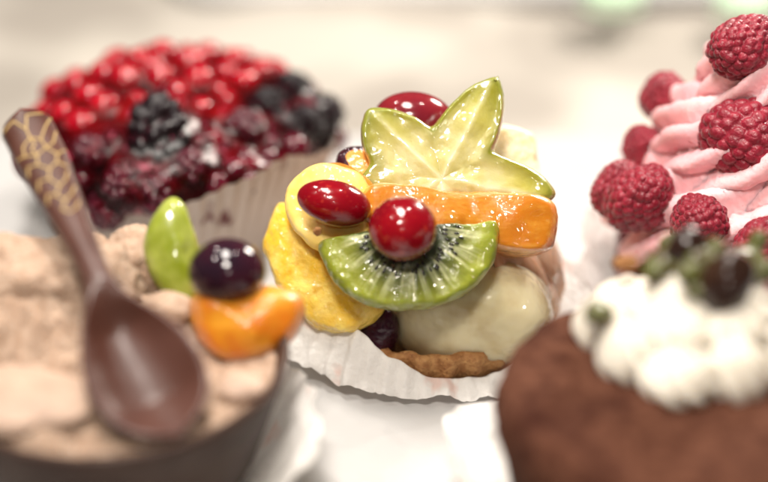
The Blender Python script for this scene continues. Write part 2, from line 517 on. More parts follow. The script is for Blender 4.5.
gx, gy = np.linspace(-140, 140, 161), np.linspace(-60, 240, 181)
GX, GY = np.meshgrid(gx, gy)
P = np.stack([GX.ravel(), GY.ravel(), np.zeros(GX.size)], 1)
P[:, 2] = -1.0 + .45 * fbm(P * .11, 400, 2) * np.clip((P[:, 1] - 14) / 6, 0, 1)
solo("table", P, grid_faces(181, 161, wrap=False), MT['table'], "pale beige tablecloth, out of focus behind the white tray", "table", kind='structure')
V, F = rounded_box(-34, 34, -24, 14.2, -.6, 0, 1.2)
solo("serving_tray", V, F, MT['tray'], "white serving tray all the pastries stand on", "tray")
V, F = rounded_box(-9, 38, 27.6, 50, -.9, -.3, 2.5)
solo("serving_tray", V, F, MT['tray'], "blurred white tray at the very top, behind the beige table", "tray")

def macaron(px, x, y, z0=-.3):
    t = thing("macaron", px, "macaron", (x, y, z0), "blurred green sweets at the top edge")
    for k, zz in ((0, .55), (1, 1.35)):
        V, F = ico(4)
        V = V * (1.2, 1.2, .32) + (x, y, z0 + zz * .6)
        part("shell", V, F, MT['mint'], t)
    V, F = lathe([(1.0, -.15), (1.1, -.1), (1.1, .1), (1.0, .15)], 40)
    part("filling", V + (x, y, z0 + .57), F, MT['cream'], t)
macaron("blurred green sweet at the top edge, nearer the middle of the two on the right", *at(614, -26, Z=1.2)[:2])
macaron("blurred green sweet at the top edge above the raspberry cake", *at(748, -20, Z=1.2)[:2])

# ---------------------------------------------------------------- paper liners
def liner(c, r0f, r1f, z1f, flutes, famp, crump, seed, rows=14, n=420, power=1.3, z0=.04):
    th = np.linspace(0, 2 * np.pi, n, endpoint=False)
    R0, R1, Z1 = r0f(th), r1f(th), z1f(th)
    out = []
    tri = np.arcsin(np.sin(flutes * th + .9 * np.sin(3 * th))) / (np.pi / 2)
    cs = np.stack([np.cos(th), np.sin(th)], 1)
    for k in range(rows):
        f = k / (rows - 1)
        r = R0 + (R1 - R0) * f + famp * (.35 + .65 * f) * tri
        z = z0 + Z1 * f ** power
        P = np.stack([cs[:, 0] * r, cs[:, 1] * r, z], 1)
        nz = fbm(P * .9, seed, 3) * crump * f
        nz2 = fbm(P * .9 + 40, seed + 5, 3) * crump * f * .8
        P[:, :2] += cs * nz[:, None]
        P[:, 2] = np.maximum(P[:, 2] + nz2, z0)
        out.append(P)
    V = np.concatenate(out); F = grid_faces(rows, n)
    # floor of the liner
    m = len(V); fl = out[0].copy() * (.02, .02, 1)
    V = np.concatenate([V, fl]); F += [(i, m + i, m + (i + 1) % n, (i + 1) % n) for i in range(n)]
    return V + (c[0], c[1], 0), F

def angf(*pairs):
    """periodic interpolation of (deg, value)"""
    p = sorted((a % 360, v) for a, v in pairs)
    A = np.array([p[-1][0] - 360] + [a for a, _ in p] + [p[0][0] + 360]); Vv = np.array([p[-1][1]] + [v for _, v in p] + [p[0][1]])
    def f(th):
        x = np.degrees(th) % 360
        i = np.clip(np.searchsorted(A, x, side='right') - 1, 0, len(A) - 2)
        t = (x - A[i]) / (A[i + 1] - A[i]); t = t * t * (3 - 2 * t)
        return Vv[i] + (Vv[i + 1] - Vv[i]) * t
    return f
con = lambda v: (lambda th: np.full_like(th, v))

TC = np.array([1.35, 2.25])
def folded_liner(c, zt, r1, z1, seed, n=420, rows=30):
    """paper that climbs the crust and folds outward over the tray"""
    th = np.linspace(0, 2 * np.pi, n, endpoint=False)
    cs = np.stack([np.cos(th), np.sin(th)], 1)
    tri = np.arcsin(np.sin(46 * th + 1.6 * np.sin(3 * th))) / (np.pi / 2)
    out = []
    for k in range(rows):
        f = k / (rows - 1)
        if f < .4:
            u = f / .4; r = 3.3 + (3.66 - 3.3) * u; z = .05 + (zt(th) - .05) * np.sin(u * math.pi / 2); am = .04 * u
        else:
            u = (f - .4) / .6; r = 3.66 + (r1(th) - 3.66) * u; z = zt(th) + (z1(th) - zt(th)) * (u ** 1.25); am = .05 + .03 * u
        r = r + am * tri + 0 * th
        P = np.stack([cs[:, 0] * r, cs[:, 1] * r, z + .06 * tri * f + 0 * th], 1)
        P[:, :2] += cs * (fbm(P * .9, seed, 3) * .10 * f)[:, None]
        cre = 1 - np.abs(fbm(P * (1.1, 1.1, .3) + 70, seed + 9, 4)) * 1.6
        P[:, 2] = np.maximum(P[:, 2] + (fbm(P * (1.3, 1.3, .4) + 40, seed + 5, 3) * .13 + np.clip(cre, 0, 1) * .14) * f, .05)
        out.append(P)
    V = np.concatenate(out); F = grid_faces(rows, n)
    m = len(V); fl = out[0].copy() * (.02, .02, 1)
    V = np.concatenate([V, fl]); F += [(i, m + i, m + (i + 1) % n, (i + 1) % n) for i in range(n)]
    return V + (c[0], c[1], 0), F
V, F = folded_liner(TC, angf((-175, 1.9), (-150, 2.0), (-125, 1.75), (-108, 1.15), (-90, .62), (-70, .55), (-40, .7), (0, 1.5), (90, 1.5)),
                    angf((-165, 4.7), (-150, 4.75), (-125, 4.35), (-95, 4.1), (-60, 4.2), (0, 4.6), (90, 4.5), (180, 4.6)),
                    angf((-165, .9), (-150, .65), (-125, .35), (-90, .22), (-50, .3), (0, .6), (90, .6), (180, .9)), 3)
solo("paper_liner", V, F, MT['paper'], "crumpled white paper liner flattened out under the fruit tart", "paper liner", "paper liners under the pastries")

# ---------------------------------------------------------------- fruit tart: shell and filling
tart = thing("fruit_tart", "round tart in the middle, filled with custard and topped with mixed glazed fruit", "tart", (TC[0], TC[1], .08))
def crust_fn(th, k, R, Z):
    return R + .07 * np.cos(30 * th) * (Z > .15), Z + .03 * np.sin(17 * th)
V, F = lathe([(.1, .08), (3.0, .08), (3.25, .15), (3.45, .6), (3.55, 1.05), (3.5, 1.2), (3.35, 1.22), (3.2, 1.05), (3.0, .8), (.1, .7)], 240, crust_fn)
V = wobble(V, 3, .035, 5)
part("crust", V + (TC[0], TC[1], 0), F, MT['crust'], tart)
V, F = ico(6)
V = V * (3.0, 2.7, 3.4)
V[:, 2] = np.maximum(V[:, 2], 0)
V = wobble(V, 1, .10, 8)
V = V + (TC[0] + .25, TC[1] + .75, .85)
part("custard", V, F, MT['custard'], tart)

# pear half
V, F = ico(6)
x = V[:, 0]
pc = at(474, 304, Y=.5)
q_ = 2.7
V = V / (np.abs(V[:, 0]) ** q_ + np.abs(V[:, 1]) ** q_ + np.abs(V[:, 2]) ** q_)[:, None] ** (1 / q_)
V = V * (2.14, 1.5, 1.46)
V[:, 2] -= .10 * (V[:, 0] / 2.1) ** 2
V[:, 0] *= 1 - .10 * V[:, 2]
V = wobble(V, .8, .05, 21)
solo("pear_half", V @ rot(0, 4, 0).T + pc, F, MT['pear'], "smooth cream coloured pear half at the front of the fruit tart, below the kiwi", "pear")

# bilberry between pineapple and pear
V, F = ico(5)
V = wobble(V * (.55, .5, .80), 1.5, .05, 4) @ rot(0, 12, 0).T + at(379, 333, Y=-.35)
solo("purple_berry", V, F, MT['purple'], "dark purple berry wedged below the kiwi, left of the pear", "berry")

# pineapple chunk
def px_outline(pts, ctr, Fm, Y, n):
    """outline given by points of the fruit as seen, laid into the slice's own plane through ctr"""
    N = Fm[:, 2]; out = []
    for px, py in pts:
        d = ray(px, py); t = ((ctr - CAM) @ N) / (d @ N)
        q = CAM + d * t - ctr
        out.append((q @ Fm[:, 0], q @ Fm[:, 1]))
    return resample(chaikin(out, 3), n)

def slice_at(name, pts, ctrpx, Y, az, el, T, m, label, cat, er=.2, bulge=.15, wob=(1.5, .04), parent=None, rings=16, seed=0, group=None, n=160):
    ctr = at(*ctrpx, Y=Y); Fm = frame(to_cam(az, el))
    o = px_outline(pts, ctr, Fm, Y, n)
    V, F, s = slab(o, T, er=er, bulge=bulge, rings=rings)
    V2 = V.copy(); V2[:, 2] -= T / 2
    W = V2 @ Fm.T + ctr
    W = wobble(W, wob[0], wob[1], seed)
    if parent is not None:
        return part(name, W, F, m, parent, uv=V[:, :2], s=s)
    return solo(name, W, F, m, label, cat, group, uv=V[:, :2], s=s)

slice_at("pineapple_chunk", [(277, 196), (262, 222), (258, 248), (268, 280), (284, 302), (303, 324), (330, 335), (352, 334), (372, 322), (384, 300), (352, 262), (318, 222)],
         (320, 270), .0, -20, 34, 1.1, MT['pineapple'], "golden pineapple chunk at the left of the fruit tart, beside the kiwi", "pineapple", er=.40, bulge=.25, wob=(1.2, .08), seed=3)
slice_at("banana_slice", [(318, 161), (296, 170), (283, 190), (282, 212), (292, 232), (308, 246), (328, 256), (352, 252), (372, 236), (378, 205), (366, 176), (345, 163)],
         (330, 208), .25, -14, 42, .75, MT['mangoface'], "pale yellow fruit slice leaning on the pineapple, under the left cranberry", "fruit slice", er=.22, bulge=.10, wob=(1.2, .05), seed=9)
# small peach slice and plum at the back left
slice_at("peach_slice", [(300, 172), (316, 160), (340, 158), (366, 170), (380, 190), (378, 215), (352, 214), (320, 200)],
         (340, 185), .75, -5, 45, .7, MT['peach'], "small orange peach slice behind the left cranberry", "peach", er=.2, seed=12)
slice_at("plum_wedge", [(334, 148), (348, 139), (372, 140), (390, 148), (392, 180), (376, 190), (352, 184), (337, 170)],
         (365, 165), 1.6, 0, 62, .9, MT['plum'], "plum wedge with dark skin and orange flesh behind the star fruit's left arm", "plum", er=.3, bulge=.1, seed=14)
# the clove sized bit
V, F = ico(3)
V = wobble(V * (.10, .07, .13), 6, .04, 2) + at(318, 231, Y=-.85)
solo("clove_bit", V, F, MT['crust'], "tiny brown clove fragment between the left cranberry and the kiwi", "clove")

# apple cube at the back
slice_at("apple_chunk", [(490, 124), (510, 120), (530, 126), (540, 134), (541, 165), (548, 200), (500, 200), (488, 160)],
         (515, 150), 2.9, 15, 35, 1.2, MT['apple'], "pale apple chunk behind the star fruit's right arm", "apple", er=.18, bulge=.08, wob=(2, .06), seed=17)
# red grape
V, F = ico(5)
V = V * (1.12, .8, .8) @ rot(0, 6, 0).T + at(414, 121, Y=3.1)
solo("red_grape", V, F, MT['grape'], "glossy dark red grape behind the star fruit's notch", "grape")

# long peach wedge across the middle
slice_at("peach_wedge", [(364, 184), (400, 181), (450, 183), (500, 188), (542, 192), (562, 200), (564, 224), (556, 246), (538, 254), (508, 252), (470, 240), (420, 232), (370, 230), (362, 208)],
         (460, 214), .0, 8, 40, 1.35, MT['peach'], "long glossy orange peach wedge across the tart, between star fruit and kiwi", "peach", er=.34, bulge=.10, wob=(.8, .11), seed=31, n=200)

# star fruit slice
def starfruit():
    tips = [(0, 137, 2.72), (1, 63, 3.22), (2, -5, 3.08), (3, -82, 1.9), (4, -160, 2.3)]
    out = []
    for i, a, L in tips:
        a2 = tips[(i + 1) % 5][1]
        if a2 > a: a2 -= 360
        mid = (a + a2) / 2
        rv = [1.42, 1.55, 1.5, 1.2, 1.88][i]
        tip = np.array([math.cos(math.radians(a)), math.sin(math.radians(a))]) * L
        val = np.array([math.cos(math.radians(mid)), math.sin(math.radians(mid))]) * rv
        out.append((tip, val))
    pts = []
    m = 5
    for i in range(m):
        tip, val = out[i]; ptip = out[(i + 1) % m][0]
        for A, B in ((tip, val), (val, ptip)):
            d = B - A; nrm = np.array([d[1], -d[0]]); nrm /= np.linalg.norm(nrm)
            if nrm @ ((A + B) / 2) < 0: nrm = -nrm
            for k in range(24):
                t = k / 24
                w = 4 * t * (1 - t)
                skew = (t if A is tip else 1 - t)
                pts.append(A + d * t + nrm * (.25 * w * (1 - .35 * skew)))
    pts = np.array(pts)
    # soften tips a little
    for _ in range(3):
        pts = .5 * pts + .25 * (np.roll(pts, 1, 0) + np.roll(pts, -1, 0))
    pts[:, 1] = np.maximum(pts[:, 1], -.85 + .05 * np.sin(pts[:, 0] * 3))
    return pts
root = thing("star_fruit_slice", "pale green star fruit slice standing up on top of the fruit tart", "star fruit", at(450, 180, Y=1.4))
o = starfruit()
V, F, s = slab(o, .62, er=.17, rings=26, edge=7, bulge=.06, c=(0, 0))
Fm = frame(to_cam(-4, 36), roll=1)
SO = at(441, 181, Y=1.2)
# slight warp: left arm bends forward, right arm bends back
W = V.copy()
W[:, 2] += .035 * (W[:, 0]) ** 2 * np.sign(-W[:, 0])+ .05 * fbm(V * .9, 50, 2)
ang_ = np.arctan2(V[:, 1], V[:, 0]) - math.radians(64); a5_ = np.abs((ang_ + math.pi / 5) % (2 * math.pi / 5) - math.pi / 5) * np.hypot(V[:, 0], V[:, 1])
W[:, 2] += (V[:, 2] > 0) * (.05 * np.exp(-(a5_ / .14) ** 2) - .05 * np.exp(-((a5_ - .42) / .2) ** 2) + .03 * fbm(V * 2.6, 55, 3)) * (s < .93)
W[:, :2] += .035 * np.stack([fbm(V * 1.6, 51, 3), fbm(V * 1.6, 52, 3)], 1)
part("flesh", W @ Fm.T + SO, F, MT['star'], root, uv=V[:, :2], s=s)
# dark dry ribs on the arm tips
for k, (a, L) in enumerate([(137, 2.66), (63, 3.14), (-5, 3.02)]):
    d = np.array([math.cos(math.radians(a)), math.sin(math.radians(a)), 0])
    c2 = d * (L - .12)
    zz = .035 * c2[0] ** 2 * np.sign(-c2[0])
    pth = np.array([c2 + (0, 0, -.3 + zz), c2 + d * .07 + (0, 0, -.1 + zz), c2 + d * .07 + (0, 0, .12 + zz), c2 - d * .05 + (0, 0, .29 + zz)])
    V, F = tube(smooth_path(pth, 14), np.full(14, .035), 12)
    V = wobble(V, 4, .03, 60 + k)
    part("arm_rib", V @ Fm.T + SO, F, MT['starrim'], root)

# kiwi half slice
root = thing("kiwi_slice", "half round green kiwi slice with black seeds, under the round cranberry", "kiwi", at(408, 290, Y=-.6))
KO = at(409, 230, Y=-.80); KF = frame(to_cam(2, 45), roll=5.5)
pts = [(-2.28, .10)] + [(2.30 * math.cos(a), -2.02 * abs(math.sin(a)) ** .92) for a in np.linspace(math.pi, 2 * math.pi, 60)] + [(2.28, .10)]
pts = resample(pts, 200)
for _ in range(3): pts = .5 * pts + .25 * (np.roll(pts, 1, 0) + np.roll(pts, -1, 0))
V, F, s = slab(pts, .62, er=.20, rings=26, edge=7, bulge=.10, c=(0, -.75))
W = V.copy(); W[:, 2] -= .31
W[:, 2] += -.05 * np.abs(W[:, 0]) ** 1.5 + .18 * np.exp(-((np.hypot(V[:, 0], V[:, 1]) - 1.15) / .3) ** 2) * (V[:, 2] > 0) * .3
W[:, 2] += .07 * fbm(V * (1.8, 1.8, .3), 71, 3) * (V[:, 2] > 0)
W = wobble(W, 1.3, .045, 70)
W0 = W[V[:, 2] > 0]
part("flesh", W @ KF.T + KO, F, MT['kiwi'], root, uv=V[:, :2] / 2.3)
SV, SF = [], []
sv, sf = ico(2)
rs = np.random.RandomState(3)
for k in range(46):
    a = math.pi + math.pi * (k + .5) / 46 + rs.uniform(-.03, .03)
    r = rs.choice([.92, 1.05, 1.18, 1.3]) + rs.uniform(-.06, .06)
    c2 = np.array([r * math.cos(a), r * .92 * math.sin(a), .03])
    c2[2] = W0[np.argmin(np.hypot(W0[:, 0] - c2[0], W0[:, 1] - c2[1])), 2] + .008
    q = sv * (.075, .032, .03)
    ca, sa = math.cos(a), math.sin(a)
    q = np.stack([q[:, 0] * ca - q[:, 1] * sa, q[:, 0] * sa + q[:, 1] * ca, q[:, 2]], 1) + c2
    b = len(SV) * len(sv)
    SV.append(q @ KF.T + KO); SF += [tuple(i + b for i in f_) for f_ in sf]
part("seeds", np.concatenate(SV), SF, MT['seed'], root)

# cranberries
V, F = ico(5)
V = wobble(V * (.86, .84, .82), .8, .02, 4) + at(403, 228.5, Y=-1.35)
solo("cranberry", V, F, MT['cranberry'], "round bright red cranberry sitting on the kiwi slice", "cranberry", "cranberries on the fruit tart")
V, F = ico(5)
V = V * (.96, .60, .58)
V[:, 2] *= 1 + .06 * V[:, 0]
V = V @ rot(0, 14, -4).T + at(334, 203, Y=-.25)
solo("cranberry", V, F, MT['cranberry'], "oval red cranberry lying on the pale yellow fruit slice", "cranberry", "cranberries on the fruit tart")

# right flank of the tart: pale sponge showing through thick draped gel
n_, m_ = 200, 60
rows = []
for j in range(m_):
    e = math.radians(-12 + 80 * j / (m_ - 1)); a = np.radians(np.linspace(-60, 120, n_))
    P = np.stack([3.45 * math.cos(e) * np.cos(a), 3.2 * math.cos(e) * np.sin(a), np.full(n_, 3.5 * math.sin(e))], 1)
    fold = np.abs(np.sin(a * 9 + 1.2 * e + 1.3 * fbm(P * .6, 80, 2))) * .16 * math.cos(e)
    rows.append(P * (1 + (fold + .05 * fbm(P * 1.3, 83, 3))[:, None] / 3.3) + (TC[0] + .12, TC[1] + .1, 1.0))
part("gel_glaze", np.concatenate(rows), grid_faces(m_, n_, wrap=False), MT['flank'], tart)

# ---------------------------------------------------------------- berry tart (back left)
BC = np.array([-6.2, 8.6])
BT = thing("berry_tart", "round tart at the back left, heaped with glazed red and black berries", "tart", (BC[0], BC[1], .05))
V, F = lathe([(.1, .1), (3.3, .1), (3.9, 2.3), (3.9, 2.5), (3.8, 2.6), (.1, 2.6)], 120)
part("crust", V + (BC[0], BC[1], 0), F, MT['crust'], BT)
DC, DR = np.array([BC[0], BC[1], 2.35]), np.array([4.45, 4.45, 1.95])
V, F = ico(6)
V = V * DR
V = V * (1.05 + .11 * fbm(V * .9, 100, 4)[:, None])
V[:, 2] = np.where(V[:, 2] < .1, .1, V[:, 2])
rad_ = np.hypot(V[:, 0], V[:, 1]); V[:, :2] *= np.minimum(1, 4.25 / np.maximum(rad_, .01))[:, None]
part("jelly", V + DC, F, MT['jelly'], BT)
V, F = liner(BC, con(3.6), angf((-110, 4.75), (-70, 5.0), (-30, 5.0), (0, 4.8), (180, 4.75)), angf((-110, 2.7), (-85, 3.0), (-65, 3.55), (-48, 3.85), (-30, 3.4), (-10, 2.8), (10, 2.7), (180, 2.7)), 64, .075, .05, 33, rows=16, n=768, power=1.0)
solo("paper_liner", V, F, MT['pleat'], "pleated greyish paper liner with dark juice streaks round the berry tart", "paper liner", "paper liners under the pastries")

def drupelet_mesh(name, N, rd, m, sub=6, amp=.85, squash=(1, 1, 1.15), seed=0, hollow=False):
    V, F = ico(sub)
    i = np.arange(N) + .5
    ph = np.arccos(1 - 2 * i / N); th = np.pi * (1 + 5 ** .5) * i
    C = np.stack([np.cos(th) * np.sin(ph), np.sin(th) * np.sin(ph), np.cos(ph)], 1)
    rs = np.random.RandomState(seed)
    C += rs.normal(0, .035, C.shape); C /= np.linalg.norm(C, axis=1)[:, None]
    d = np.sqrt(((V[:, None, :] - C[None]) ** 2).sum(2))
    k = d.argmin(1); dm = d.min(1)
    rr = rd * rs.uniform(.80, 1.16, N)[k]
    b = np.sqrt(np.clip(rr * rr - dm * dm, 0, None))
    V = V * (1 - rd * amp + b * amp)[:, None] * squash
    V = V * (1 + .10 * fbm(V * 1.2, seed, 2))[:, None]
    return mesh_data(name, V, F, m)

ME = {
    'raspberry': [drupelet_mesh("raspberry", 150, .172, MT['raspberry'], seed=s_, amp=.62, squash=(1, 1, 1.22)) for s_ in (1, 2, 5, 8)],
    'blackberry': [drupelet_mesh("blackberry", 46, .31, MT['blackberry'], 5, 1.0, (1, 1, 1.2), 3)],
    'stewed': [drupelet_mesh("stewed_raspberry", 52, .29, MT['stewed'], 5, .8, (1, 1, 1), 4)],
}
def round_berry(name, m, crown=True, sub=4):
    V, F = ico(sub)
    q = V[:, 2]
    V = V * (1 - .10 * np.exp(-((1 - q) / .02)))[:, None]
    V = V * (1, 1, .96)
    V = wobble(V, .9, .03, 3)
    return mesh_data(name, V, F, m)
ME['redcurrant'] = [round_berry("redcurrant", MT['redcurrant'])]
ME['darkcherry'] = [round_berry("dark_cherry", MT['darkcherry'])]
def blueberry_mesh():
    V, F = ico(5)
    rho = np.hypot(V[:, 0], V[:, 1]); a = np.arctan2(V[:, 1], V[:, 0])
    top = V[:, 2] > 0
    V = V * (1 + top * (.14 * np.exp(-((rho - .30) / .07) ** 2) * (.75 + .25 * np.cos(5 * a)) - .16 * np.exp(-(rho / .22) ** 2)))[:, None]
    return mesh_data("blueberry", V * (1, 1, .85), F, MT['blueberry'])
ME['blueberry'] = [blueberry_mesh()]

def rnd_rot(rs):
    return rot(*rs.uniform(0, 360, 3))

rs = np.random.RandomState(11)
placed = []
def berry(kind, name, px, py, r, label, cat, group, sink=.3, c=DC, dr=DR):
    p = hit_ell(px, py, c, dr)
    if p is None: return
    n = (p - c) / dr ** 2; n /= np.linalg.norm(n)
    p = p + n * r * (1 - 2 * sink)
    placed.append((p, r))
    me = ME[kind][rs.randint(len(ME[kind]))]
    return place(name, me, p, r, rnd_rot(rs), label, cat, group)
G = "glazed berries heaped on the berry tart"
berry('blackberry', 'blackberry', 160, 138, 1.0, "largest blackberry, in the front middle of the berry tart", "blackberry", G, .38)
berry('blueberry', 'blueberry', 92, 72, .62, "single blueberry at the back left edge of the berry tart", "blueberry", G, .0)
for px, py, r, l in [(288, 100, .62, "blackberry high on the berry tart's right, next to the red berries"), (316, 122, .60, "blackberry at the right rim of the berry tart, nearest the fruit tart"),
                     (262, 112, .52, "small blackberry right of the smooth jelly on the berry tart"), (298, 130, .58, "blackberry low on the berry tart's right side, just above the paper")]:
    berry('blackberry', 'blackberry', px, py, r, l, "blackberry", G, .2)
for px, py, r, l in [(128, 190, .75, "dark raspberry low on the berry tart, right of the spoon handle"), (160, 196, .7, "dark raspberry at the lowest front edge of the berry tart, above the green grape"),
                     (190, 172, .6, "dark raspberry right below the largest blackberry, above the paper"), (98, 160, .62, "dark raspberry beside the patterned spoon handle"),
                     (240, 132, .55, "reddish raspberry right of the largest blackberry, above the paper"), (112, 208, .6, "dark raspberry at the berry tart's front edge, just above the mousse")]:
    berry('stewed', 'raspberry', px, py, r, l, "raspberry", G, .25)
i = np.arange(230) + .5
ph = np.arccos(1 - i / 230 * 1.0); th = np.pi * (1 + 5 ** .5) * i
for a, b in zip(th, ph):
    n0 = np.array([math.cos(a) * math.sin(b), math.sin(a) * math.sin(b), math.cos(b)])
    p = DC + DR * n0
    x, y = proj(p)
    if x < 15 or x > 345: continue
    red = y < 118 - .00 * x or (x < 100 and y < 150)
    if x > 272 and y > 75: red = False
    n = n0 / DR; n /= np.linalg.norm(n)
    if n @ (CAM - p) / np.linalg.norm(CAM - p) < -.25: continue
    r = rs.uniform(.44, .60) if red else rs.uniform(.34, .52)
    smooth_zone = (110 < x < 290 and 92 < y < 170)
    if smooth_zone: r *= .9
    p = p + n * r * (-.15 if smooth_zone else .40)
    if any(np.linalg.norm(p - q) < (r + q2) * .74 for q, q2 in placed): continue
    q_ = p[:2] - BC; az_ = math.degrees(math.atan2(q_[1], q_[0]))
    if -105 < az_ < 0 and np.hypot(*q_) + r * .85 > 4.75: continue
    placed.append((p, r))
    if red:
        place("redcurrant", ME['redcurrant'][0], p, r, rnd_rot(rs), "bright red currant heaped among others on the back of the berry tart", "redcurrant", "bright red currants on the berry tart")
    else:
        place("dark_cherry", ME['darkcherry'][0], p, r, rnd_rot(rs), "small dark red berry set in jelly on the front of the berry tart", "berry", "dark red berries on the berry tart")

# the poured glaze: one wet film bridging the berries
V, F = ico(6)
D = V.copy()
base_ = D * DR
R0_ = np.linalg.norm(base_, axis=1)
acc = np.zeros(len(D)); kk = 9.0
for p, r_ in placed:
    q = p - DC
    b = D2 = base_ / R0_[:, None]
    tq = b @ q
    d2 = (q @ q) - tq * tq
    h = tq + np.sqrt(np.clip(r_ * r_ - d2, 0, None))
    fall = np.clip(1 - d2 / (1.5 * r_) ** 2, 0, 1)
    hh = np.where(d2 < r_ * r_, h, tq + 0 * h - .0)
    acc += np.where(tq > 0, (np.exp(kk * np.clip(hh - R0_, -1, 1.2)) - 1) * fall ** .5, 0)
Rf = R0_ + np.log1p(np.maximum(acc, 0)) / kk
V = b * Rf[:, None]
nbr = {}
E = set()
for f_ in F:
    for a_, b_ in ((f_[0], f_[1]), (f_[1], f_[2]), (f_[2], f_[0])): E.add((a_, b_)); E.add((b_, a_))
E = np.array(sorted(E)); cnt = np.bincount(E[:, 0], minlength=len(V))
for _ in range(8):
    S_ = np.zeros_like(V); np.add.at(S_, E[:, 0], V[E[:, 1]]); V = .4 * V + .6 * S_ / cnt[:, None]
V = V * 1.012
keep = V[:, 2] > .25
F = [f_ for f_ in F if all(keep[i_] for i_ in f_)]
part("poured_glaze", V + DC, F, MT['redgel'], BT)

# ---------------------------------------------------------------- raspberry cream cake (right)
RC = np.array([10.9, 3.7])
RK = thing("raspberry_cake", "small cake at the right edge, covered with pink piped cream", "cake", (RC[0], RC[1], .05))
V, F = lathe([(.1, .1), (4.0, .1), (4.3, .5), (4.35, 1.5), (4.1, 1.75), (.1, 1.8)], 120)
V = wobble(V, 1.5, .06, 2)
part("jelly_base", V + (RC[0], RC[1], 0), F, MT['jelly'], RK)
def star_sec(k, a):
    return lambda th: 1 - a + a * (np.abs(np.cos(k * th / 2)) ** .7) * 1.6
def swirl(cx, cy, z0, z1, R0, R1, r0, r1, turns, a0, m, k=8, depth=.28, twist=.035, n=72):
    t = np.linspace(0, 1, m)
    a = a0 + turns * 2 * np.pi * t
    R = R0 + (R1 - R0) * t
    P = np.stack([cx + R * np.cos(a), cy + R * np.sin(a), z0 + (z1 - z0) * t ** .9], 1)
    r = (r0 + (r1 - r0) * t)
    r = r * np.minimum(1, .15 + (1 - t) * 9)
    V, F = tube(P, r, n, star_sec(k, depth), twist)
    return wobble(wobble(V, 1.1, .10, int(a0 * 10)), 5, .022, 5), F
V, F = swirl(RC[0], RC[1], 2.5, 7.5, 2.8, .5, 1.8, 1.25, 2.6, 2.2, 320, depth=.34, twist=.055, k=10)
part("piped_cream", V, F, MT['pink'], RK)
V, F = liner(RC, con(4.3), angf((150, 5.4), (180, 5.3), (215, 5.6), (250, 5.2), (0, 5.2)), angf((150, 2.0), (185, 1.2), (215, 1.0), (250, .9), (0, 1.2)), 20, .10, .22, 44)
solo("paper_liner", V, F, MT['paper'], "crinkled white paper liner under the raspberry cake", "paper liner", "paper liners under the pastries")
GR = "raspberries on the pink cream cake"
for px, py, Y, r, R, l in [
    (745, 47, 2.9, .84, (0, 70, 20), "large raspberry on the very top of the pink cream"),
    (662, 97, 5.6, .66, (30, 20, 0), "raspberry highest on the left of the pink cream, seen against the beige background"),
    (750, 140, 1.9, 1.12, (20, 80, 0), "largest raspberry, half sunk between the two tiers of pink cream"),
    (641, 147, 4.4, .58, (10, 0, 0), "small raspberry peeping out behind the pair at the cake's left edge"),
    (618, 190, 2.6, .72, (0, 30, 0), "raspberry at the left edge of the pink cream cake, nearest the fruit tart"),
    (640, 199, 2.0, .92, (40, 0, 30), "big raspberry low on the pink cream cake's left side, in front of its neighbour"),
    (699, 221, .35, .74, (60, 20, 0), "raspberry at the foot of the pink cream, just above the nut topping"),
    (766, 246, -.6, .75, (0, 40, 0), "raspberry at the frame's right edge, at the foot of the pink cream")]:
    place("raspberry", ME['raspberry'][rs.randint(4)], at(px, py, Y=Y), r, rot(*R), l, "raspberry", GR)

# ---------------------------------------------------------------- chocolate cup with mousse (front left)
CC = np.array([-6.4, -5.4]); CH = 4.1
CUP = thing("chocolate_cup", "dark chocolate cup filled with mousse, at the front left", "chocolate cup", (CC[0], CC[1], .1))
V, F = lathe([(.1, .1), (2.4, .1), (2.75, .25), (3.3, 1.4), (3.8, 2.8), (4.2, 4.02), (4.18, 4.12), (4.05, 4.14), (3.95, 4.05), (3.6, 3.0), (3.2, 2.0), (.1, 1.9)], 160)
V = wobble(V, .6, .04, 2)
part("cup_shell", V + (CC[0], CC[1], 0), F, MT['choc'], CUP)
# mousse surface: height field over a disc
n, m = 200, 70
rows = []
th = np.linspace(0, 2 * np.pi, n, endpoint=False)
def mousse_h(x, y):
    P = np.stack([x, y, x * 0], 1)
    h = 3.55 + .30 * fbm(P * .8, 120, 4) + .10 * fbm(P * 3.5, 125, 4)
    h += 1.5 * np.exp(-(((x + 2.6) / 1.8) ** 2 + ((y - 1.3) / 1.5) ** 2) ** 1.6)
    h += .9 * np.exp(-(((x - .6) / 1.6) ** 2 + ((y - 1.9) / 1.5) ** 2))
    h += .45 * np.exp(-(((x + 1.6) / 2.2) ** 2 + ((y + 2.6) / 1.2) ** 2))
    h += .6 * np.exp(-(((x - 1.8) / 1.5) ** 2 + ((y + .8) / 1.3) ** 2))
    h += .08 * np.abs(vn(P * 2.4, 7)) + .08 * np.abs(vn(P * 6.5, 9))
    return h
for k in range(m):
    r = .03 + 3.93 * k / (m - 1)
    x, y = r * np.cos(th), r * np.sin(th)
    h = mousse_h(x, y)
    e = max(0, (r - 3.2) / .76)
    h = h * (1 - e ** 3) + 3.75 * e ** 3
    rows.append(np.stack([x, y, h], 1))
V = np.concatenate(rows); F = [f_[::-1] for f_ in grid_faces(m, n)]; F = [f_[::-1] for f_ in F]; F.append(tuple(range(n))[::-1])
part("mousse", V + (CC[0], CC[1], 0), F, MT['mousse'], CUP)
def lump(px, py, t, r, m_, seed, amp=.22):
    V, F = ico(5)
    V = V * r
    V = V * (1 + amp * fbm(V * .9, seed, 5, .55)[:, None] + .05 * np.abs(fbm(V * 4.6, seed + 3, 3))[:, None])
    return V + at(px, py, t=t), F
